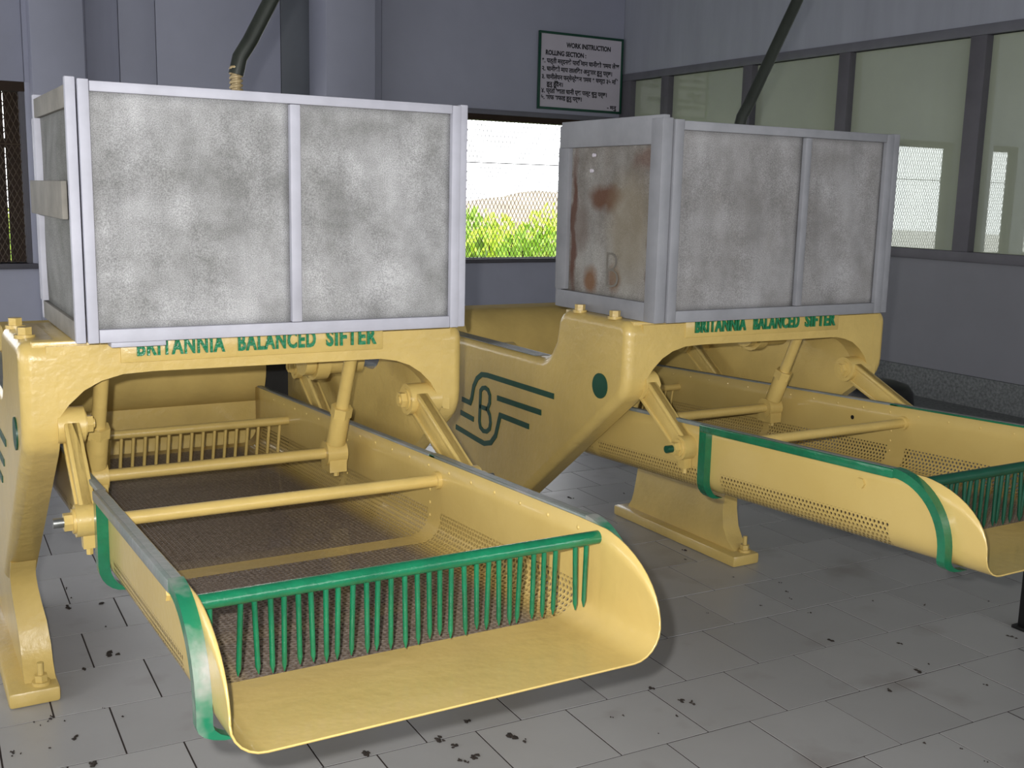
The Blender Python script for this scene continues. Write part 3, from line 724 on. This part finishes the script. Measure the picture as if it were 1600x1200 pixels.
    for k in range(nt_):
        if k in (1, 28) : continue
        xx = x0+.028+(x1-x0-.056)*k/(nt_-1)+rnd.uniform(-.003, .003); L = .138+rnd.uniform(-.004, .004); lx = rnd.uniform(-.006, .006); ly = rnd.uniform(-.004, .006)
        m = MB(); m.tube([(xx, yc, zc-.006), (xx+lx*.8, yc+ly*.8, zc-.006-L*.9), (xx+lx, yc+ly, zc-.006-L)], [.0052, .0048, .0012], 8)
        m.build('tine', M['green'] if pale else M['deep_green'], tray, smooth=50)
    # rear comb
    yr, zr = 3.55-Y0, .725
    cross('comb_rod', yr, zr, x0+.02, x1, .0145, M['yellow'], False)
    for k in range(20):
        xx = x0+.05+(x1-x0-.08)*k/19
        m = MB(); m.tube([(xx, yr, zr-.006), (xx-.006, yr+.01, zr-.115)], .0055, 8); m.build('tine', M['yellow'], tray, smooth=50)
    # connecting rods from the crank shaft down to the middle cross rod
    for xx in (x0+.055, x1-.07):
        a = Vector((xx, 2.93-Y0, .755)); b = Vector((xx+.012, .10, 1.10+dz)); d = (b-a).normalized()
        m = MB(); m.tube([a+d*.10, b], .0185, 16); m.tube([a+d*.035, a+d*.13], .028, 16); m.tube([a+d*.125, a+d*.155], .031, 6)
        m.build('connecting_rod', M['yellow'], root, smooth=40)
        m = MB(); m.tube([(xx-.03, a.y, a.z), (xx+.03, a.y, a.z)], .036, 18); m.box((xx-.026, a.y-.034, a.z-.052), (xx+.026, a.y+.034, a.z-.016))
        m.tube([(xx, a.y-.015, a.z-.066), (xx, a.y-.015, a.z-.05)], .009, 6)
        m.build('rod_clamp', M['yellow'], root, smooth=40)
    # swinging arms
    def arm(xc, up_, lo, out, plate_x):
        U = Vector((0, *up_)); Lo = Vector((0, *lo)); d = (Lo-U).normalized(); n = Vector((0, -d.z, d.y))
        m = MB()
        for q, w in ((-1, .033), (1, .033)): pass
        a = U+d*.02; b = Lo-d*.02; w0, w1, t = .036, .031, .013
        i = len(m.v)
        def slab(wa, wb, ta, tb):
            i = len(m.v)
            for p, w in ((a, wa), (b, wb)):
                for s1, s2 in ((-1, ta), (1, ta), (1, tb), (-1, tb)): m.v.append((xc+s2, *(p+n*w*s1).yz))
            m.f.extend([tuple(i+k for k in q) for q in ((0, 1, 2, 3), (7, 6, 5, 4), (0, 4, 5, 1), (1, 5, 6, 2), (2, 6, 7, 3), (3, 7, 4, 0))])
        slab(w0, w1, -t, t)
        for s in (-1, 1):      # raised edges of the I-section
            i = len(m.v)
            for p, w in ((a, w0), (b, w1)):
                for s1, s2 in ((.62, -t-.005), (1, -t-.005), (1, t+.005), (.62, t+.005)): m.v.append((xc+s2, *(p+n*w*s1*s).yz))
            m.f.extend([tuple(i+k for k in q) for q in ((0, 1, 2, 3), (7, 6, 5, 4), (0, 4, 5, 1), (1, 5, 6, 2), (2, 6, 7, 3), (3, 7, 4, 0))])
        ao = m.build('swing_arm', M['yellow'], root, bevel=.003)
        inn = -out
        m = MB(); m.tube([(plate_x, *U.yz), (xc+inn*.032, *U.yz)], .044, 24); m.build('pivot_boss', M['yellow'], ao, smooth=40)
        m = MB(); m.tube([(xc+inn*.032, *U.yz), (xc+inn*.037, *U.yz)], .031, 20); m.tube([(xc+inn*.037, *U.yz), (xc+inn*.052, *U.yz)], .022, 6); m.tube([(xc+inn*.052, *U.yz), (xc+inn*.057, *U.yz)], .012, 12)
        m.build('nut', M['yellow'], ao, smooth=40)
        tx = x0-.001 if out < 0 else x1+.001
        m = MB(); m.tube([(tx, *Lo.yz), (xc+out*.028, *Lo.yz)], .037, 24)
        m.box((xc-.014, Lo.y-.014, Lo.z-.064), (xc+.014, Lo.y+.014, Lo.z-.03)); m.tube([(xc, Lo.y-.002, Lo.z-.08), (xc, Lo.y-.002, Lo.z-.06)], .008, 6)
        m.build('bearing', M['yellow'], ao, smooth=40)
        m = MB(); m.tube([(xc+out*.028, *Lo.yz), (xc+out*.034, *Lo.yz)], .028, 20); m.tube([(xc+out*.034, *Lo.yz), (xc+out*.052, *Lo.yz)], .021, 6)
        m.build('nut', M['yellow'], ao, smooth=40)
        m = MB(); m.tube([(xc+out*.052, *Lo.yz), (xc+out*.074, *Lo.yz)], .0115, 12); m.build('bolt_end', M['steel'] if pale else M['deep_green'], ao, smooth=40)
    arm(.104+dx*.5, (2.735-Y0, .93+dz), (2.515-Y0, .765), -1, .078)
    arm(1.025, (2.74-Y0, .925+dz), (2.42-Y0, .775), 1, Wd-.066)
    arm(.104+dx*.5, (3.62-Y0, .90), (3.38-Y0, .735), -1, .078)
    arm(1.0, (3.62-Y0, .90), (3.38-Y0, .735), 1, Wd-.066)
    return root

XA, XB = .263, 1.985
sifter('sifting_machine', XA, .010, .008, 'cream yellow tea sifter whose green toothed comb and open scoop reach closest to the camera', True)
sifter('sifting_machine', XB, -.009, -.012, 'cream yellow tea sifter under the rust-stained box, its side showing the green B emblem', False)

# ------------------------------------------------------------------ boxes on top of the machines
def screen_box(label, loc, W_, D, H, wood, gauze, variant):
    r = empty('screen_box', loc); tag(r, label, 'box', 'grey screened boxes on the sifters')
    if variant == 'a': p, s, tr, br, mu = .022, .027, .026, .031, .026
    else: p, s, tr, br, mu = .034, .036, .03, .036, .026
    # corner posts
    dz = .004
    for xx in (0, W_-p):
        for yy in (0, D-p): box('post', (xx, yy, 0), (xx+p, yy+p, H+(dz if yy == 0 and xx == 0 else 0)), wood, r, bevel=.0025)
    # front frame
    y0, y1 = -.008, .02
    box('stile', (p+.003, y0, 0), (p+s, y1, H), wood, r, bevel=.002); box('stile', (W_-p-s, y0, 0), (W_-p-.002, y1, H-.004), wood, r, bevel=.002)
    box('rail', (p+s+.001, y0+.001, H-tr), (W_-p-s-.001, y1, H-.003), wood, r, bevel=.002)
    box('rail', (p+s+.001, y0+.001, 0), (W_-p-s-.001, y1, br), wood, r, bevel=.002)
    mx = W_*.522 if variant == 'a' else W_*.575
    box('mullion', (mx-mu/2, y0, br+.001), (mx+mu/2, y1, H-tr-.001), wood, r, bevel=.002)
    def sheet(name, xa, xb, za, zb, y, amp, mat):
        N = 24; vv = []; ff = []
        for j in range(N+1):
            for i in range(N+1):
                u, v = i/N, j/N; b_ = math.sin(math.pi*u)*math.sin(math.pi*v)
                vv.append((xa+(xb-xa)*u, y+amp*b_*(.5+.5*math.sin(5*u+3*v)), za+(zb-za)*v))
        for j in range(N):
            for i in range(N): a = j*(N+1)+i; ff.append((a, a+1, a+N+2, a+N+1))
        o = pyd(name, vv, ff, mat, r, smooth=True); m_ = o.modifiers.new('sheet', 'SOLIDIFY'); m_.thickness = .002; return o
    sheet('panel', p+s, mx-mu/2, br, H-tr, .008, .006, gauze); sheet('panel', mx+mu/2, W_-p-s, br, H-tr, .008, .006, gauze)
    # side frame facing the camera
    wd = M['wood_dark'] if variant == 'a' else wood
    hr = .05 if variant == 'a' else .062
    box('side_rail', (.002 if variant == 'a' else -.004, p*.9 if variant == 'a' else .0, H-hr-.012), (.02, D-p*.5, H-.012 if variant == 'a' else H+.012), wd, r, bevel=.002)
    box('side_rail', (.002 if variant == 'a' else -.004, p*.9, 0), (.02, D-p*.5, hr*.95), wd, r, bevel=.002)
    box('side_rail', (W_-.02, p, 0), (W_+.004, D-p, hr), wd, r, bevel=.002); box('side_rail', (W_-.02, p, H-hr), (W_+.004, D-p, H), wd, r, bevel=.002)
    box('side_stile', (-.003, D-p-.03, hr), (.02, D-.0, H-hr-.012), wood, r, bevel=.002)
    if variant == 'b': box('side_stile', (-.006, -.001, 0), (.033, .055, H+.002), wood, r, bevel=.002)
    N = 22; vv = []; ff = []
    for j in range(N+1):
        for i in range(N+1):
            u, v = i/N, j/N; amp = .02 if variant == 'a' else .004
            vv.append((.012+amp*math.sin(math.pi*u)*math.sin(math.pi*v)*math.sin(4.5*u+3.2*v+.4), p+(D-2*p)*u, hr*.9+(H-1.9*hr)*v))
    for j in range(N):
        for i in range(N): a = j*(N+1)+i; ff.append((a, a+N+1, a+N+2, a+1))
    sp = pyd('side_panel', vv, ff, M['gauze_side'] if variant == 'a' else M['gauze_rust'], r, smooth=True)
    sp.modifiers.new('sheet', 'SOLIDIFY').thickness = .002
    box('side_panel', (W_-.014, p, hr), (W_-.010, D-p, H-hr), gauze, r)
    box('back_panel', (p, D-.016, 0), (W_-p, D-.008, H), gauze, r)
    box('lid', (p, p, H-.03), (W_-p, D-p, H-.022), gauze, r)
    if variant == 'a':
        box('strap_board', (-.014, .024, H*.476), (-.001, D+.004, H*.622), M['wood_dark'], r, bevel=.002)
        box('batten', (.075, -.006, -.012), (.20, .04, 0), wood, r, bevel=.002)
    else:
        for yy, zz in ((.37, H-.10), (.38, H-.15)):
            m = MB(); m.tube([(-.0, yy, zz), (.0085, yy, zz)], .006, 10); m.build('paint_drip', M['sign_board'], r)
        text_mesh('letter', 'B', .16, .0006, M['wood_dark'], r, lambda x, y, z: (.0085-z, .30-x, .085+y*1.1), bold=-.004)
    return r
screen_box('pale grey screened box on the sifter nearest the camera, a board strapped across its side', (.381, 2.637, 1.1475), 1.004, .58, .592, M['wood'], M['gauze'], 'a')
screen_box('dull grey screened box with rust stains and a faint letter B on its side', (2.042, 2.637, 1.1295), 1.014, .575, .611, M['wood_dull'], M['gauze_dull'], 'b')

# ------------------------------------------------------------------ slanted pipes
def pipe(label, x, y, zb, z, spring):
    r = empty('slanted_pipe', (x, y, zb)); tag(r, label, 'pipe', 'dark pipes slanting up to the ceiling')
    zz = z-zb; top_ = 4.29-zb; k = .54
    m = MB(); pts = [(0, 0, zz-.02), (.012, 0, zz+.03), (.022+k*.04, 0, zz+.08), (.012+k*(top_-zz-.04), 0, top_)]
    m.tube(pts, .022, 14); m.build('tube', M['pipe'], r, smooth=60)
    m = MB(); m.tube([(0, 0, 0), (0, 0, zz)], .014, 12); m.build('stem', M['spring'], r, smooth=40)
    if spring:
        m = MB(); n = 9*10; P = []
        for i in range(n+1):
            a = 2*math.pi*i/9; P.append((.0155*math.cos(a), .0155*math.sin(a), zz-.13+.135*i/n))
        m.tube(P, .0055, 6); m.build('coil', M['spring'], r, smooth=60)
    m = MB(); m.tube([(0, 0, 0), (0, 0, .02)], .035, 16); m.build('base', M['yellow'], r, smooth=40)
pipe('dark slanting pipe rising from a coiled spring above the pale grey box', .945, 3.265, 1.147, 1.855, True)
pipe('dark slanting pipe rising above the rust-stained box before the glass panes', 2.885, 3.265, 1.129, 1.79, False)

# ------------------------------------------------------------------ work instruction sign
sg = empty('instruction_sign', (6.02, YB-.03, 2.40)); tag(sg, 'white painted work instruction board with green edge hung near the corner', 'sign')
SW, SH = 1.03, .755
box('board', (0, -.02, 0), (SW, 0, SH), M['sign_board'], sg)
for a, b in (((-.012, -.03, -.012), (SW+.012, -.002, .012)), ((-.012, -.03, SH-.012), (SW+.012, -.002, SH+.012))): box('frame_strip', a, b, M['deep_green'], sg, bevel=.002)
for a, b in (((-.012, -.03, .012), (.01, -.002, SH-.012)), ((SW-.01, -.03, .012), (SW+.012, -.002, SH-.012))): box('frame_strip', a, b, M['deep_green'], sg, bevel=.002)
LINES = [('WORK INSTRUCTION', .32, .625, .068, .56, .0025), ('ROLLING SECTION :', .07, .535, .066, .50, .0025),
  ('\u0967. \u092a\u0924\u094d\u0924\u0940 \u092e\u0930\u094d\u0926\u0928\u0915\u0947 \u092a\u093e\u0930\u093f \u092e\u093e\u0928 \u0918\u093e\u0928\u0940\u0915\u094b \u0938\u092e\u092f \u0932\u0947\u0916', .03, .455, .064, .97, .002),
  ('\u0968. \u0918\u093e\u0928\u0940\u0915\u094b \u092e\u093e\u092a \u0924\u093e\u0932\u093f\u0915\u093e \u0905\u0928\u0941\u0938\u093e\u0930 \u0939\u0941\u0928\u0941 \u092a\u0930\u094d\u091b\u0964', .03, .375, .064, .88, .002),
  ('\u0969. \u0918\u093e\u0928\u0940\u0932\u0947\u092a\u0928 \u092b\u0930\u094d\u092e\u0947\u0928\u094d\u091f\u0947\u0936\u0928 \u0938\u092e\u092f \u0967 \u0918\u0923\u094d\u091f\u093e \u0969\u096b \u092e\u093f', .03, .295, .064, .96, .002),
  ('\u0939\u0941\u0928\u0941 \u0939\u0941\u0901\u0926\u0948\u0928\u0964', .09, .225, .06, .2, .002),
  ('\u096a. \u092a\u094d\u0930\u0924\u093f \u0916\u093e\u0924\u093e \u0918\u093e\u0928\u0940 \u090f\u0915 \u092a\u0932\u094d\u091f \u0927\u0941\u0928\u0941 \u092a\u0930\u094d\u091b\u0964', .03, .155, .064, .82, .002),
  ('\u096b. \u0938\u093e\u092b \u0938\u092b\u093e\u0908 \u0939\u0941\u0928\u0941 \u092a\u0930\u094d\u091b\u0964', .03, .09, .062, .5, .002),
  ('- \u092e\u0928\u0941', .86, .03, .055, .12, .002)]
for txt, x, z, size, w, bold in LINES:
    text_mesh('lettering', txt, size, .0006, M['sign_ink'], sg, lambda a, b, c, x=x, z=z: (x+a, -.0212-c, z+b), bold=bold, width=w)

# ------------------------------------------------------------------ small things
dr = empty('black_drum', (4.85, 4.2, 0)); tag(dr, 'black rounded drum standing on the floor behind the rust-stained box machine', 'drum')
m = MB(); prof = [(.16, 0), (.19, .02), (.2, .1), (.2, .40), (.192, .46), (.165, .50), (.1, .52), (0.001, .523)]
m.tube([(0, 0, z) for r, z in prof], [r for r, z in prof], 28); m.build('body', M['black'], dr, smooth=50)
m = MB(); m.tube([(.2*math.cos(q*math.pi/14), .2*math.sin(q*math.pi/14), .3) for q in range(28)], .012, 8, closed=True); m.build('band', M['black'], dr, smooth=True)
po = empty('support_stand', (3.505, 2.285, 0)); tag(po, 'dark metal post with a square foot at the photo edge', 'post')
box('post', (-.016, -.016, .01), (.016, .016, .30), M['black'], po, bevel=.003); box('foot', (-.03, -.03, 0), (.03, .03, .012), M['black'], po, bevel=.002)
box('cap', (-.03, -.03, .30), (.03, .03, .31), M['black'], po, bevel=.002)

# crumbs of tea and dirt on the floor (pixel-measured spots turned into floor positions)
def fpt(px, py):
    d = r2*((px-800)/1700)-u2*((py-600)/1700)+fw; t = -CAM_H/d.z; return d.x*t, d.y*t
SPOTS = [(800, 1150, 13), (820, 1159, 7), (710, 1166, 9), (688, 1156, 10), (570, 1178, 13), (740, 1183, 8), (748, 1181, 6), (727, 1190, 6), (718, 1188, 6), (730, 1127, 9), (1064, 1096, 7), (1083, 1100, 6), (1081, 1096, 4),
  (1058, 1119, 5), (973, 1118, 4), (955, 1121, 3), (1029, 1147, 3), (1104, 958, 3), (1364, 939, 4), (1447, 946, 4), (1300, 1001, 9), (1406, 1006, 6), (1390, 1080, 6), (1540, 1070, 4), (1445, 1162, 5), (1500, 1170, 4), (1537, 1190, 4),
  (1229, 925, 4), (1236, 936, 4), (1450, 1038, 3), (1435, 1049, 9), (1265, 958, 5), (1018, 1076, 8), (1070, 860, 6), (1071, 875, 5), (1010, 782, 9), (892, 778, 6), (979, 718, 3), (975, 771, 3), (1145, 902, 3), (1216, 910, 4), (1190, 947, 3),
  (81, 1121, 6), (53, 1129, 3), (62, 1134, 3), (76, 1127, 3), (101, 1127, 3), (117, 1154, 8), (78, 1170, 4), (20, 1176, 7), (33, 1178, 3), (132, 1046, 7), (191, 1119, 4), (162, 1107, 3), (165, 979, 4), (175, 1023, 14), (108, 949, 9), (158, 943, 8), (145, 1196, 10), (112, 935, 3), (104, 920, 3), (1545, 940, 4), (1580, 995, 6)]
m = MB(); random.seed(11)
for px, py, s in SPOTS:
    x, y = fpt(px, py); d = math.hypot(x, y, CAM_H); R_ = s*.5*d/1700
    for _ in range(2 if s < 6 else 5):
        cx, cy = x+random.gauss(0, R_*.5), y+random.gauss(0, R_*.9); rr = R_*random.uniform(.35, .8); n = 7; i = len(m.v)
        m.v.append((cx, cy, .0035+random.uniform(0, .002)))
        for k in range(n):
            a = 2*math.pi*k/n; q = rr*random.uniform(.6, 1.3); m.v.append((cx+q*math.cos(a), cy+1.5*q*math.sin(a), .0009))
        for k in range(n): m.f.append((i, i+1+k, i+1+(k+1) % n))
lt = m.build('litter', M['litter'], None); tag(lt, 'scattered dark tea crumbs and dirt on the grey floor tiles', 'litter', kind='stuff')
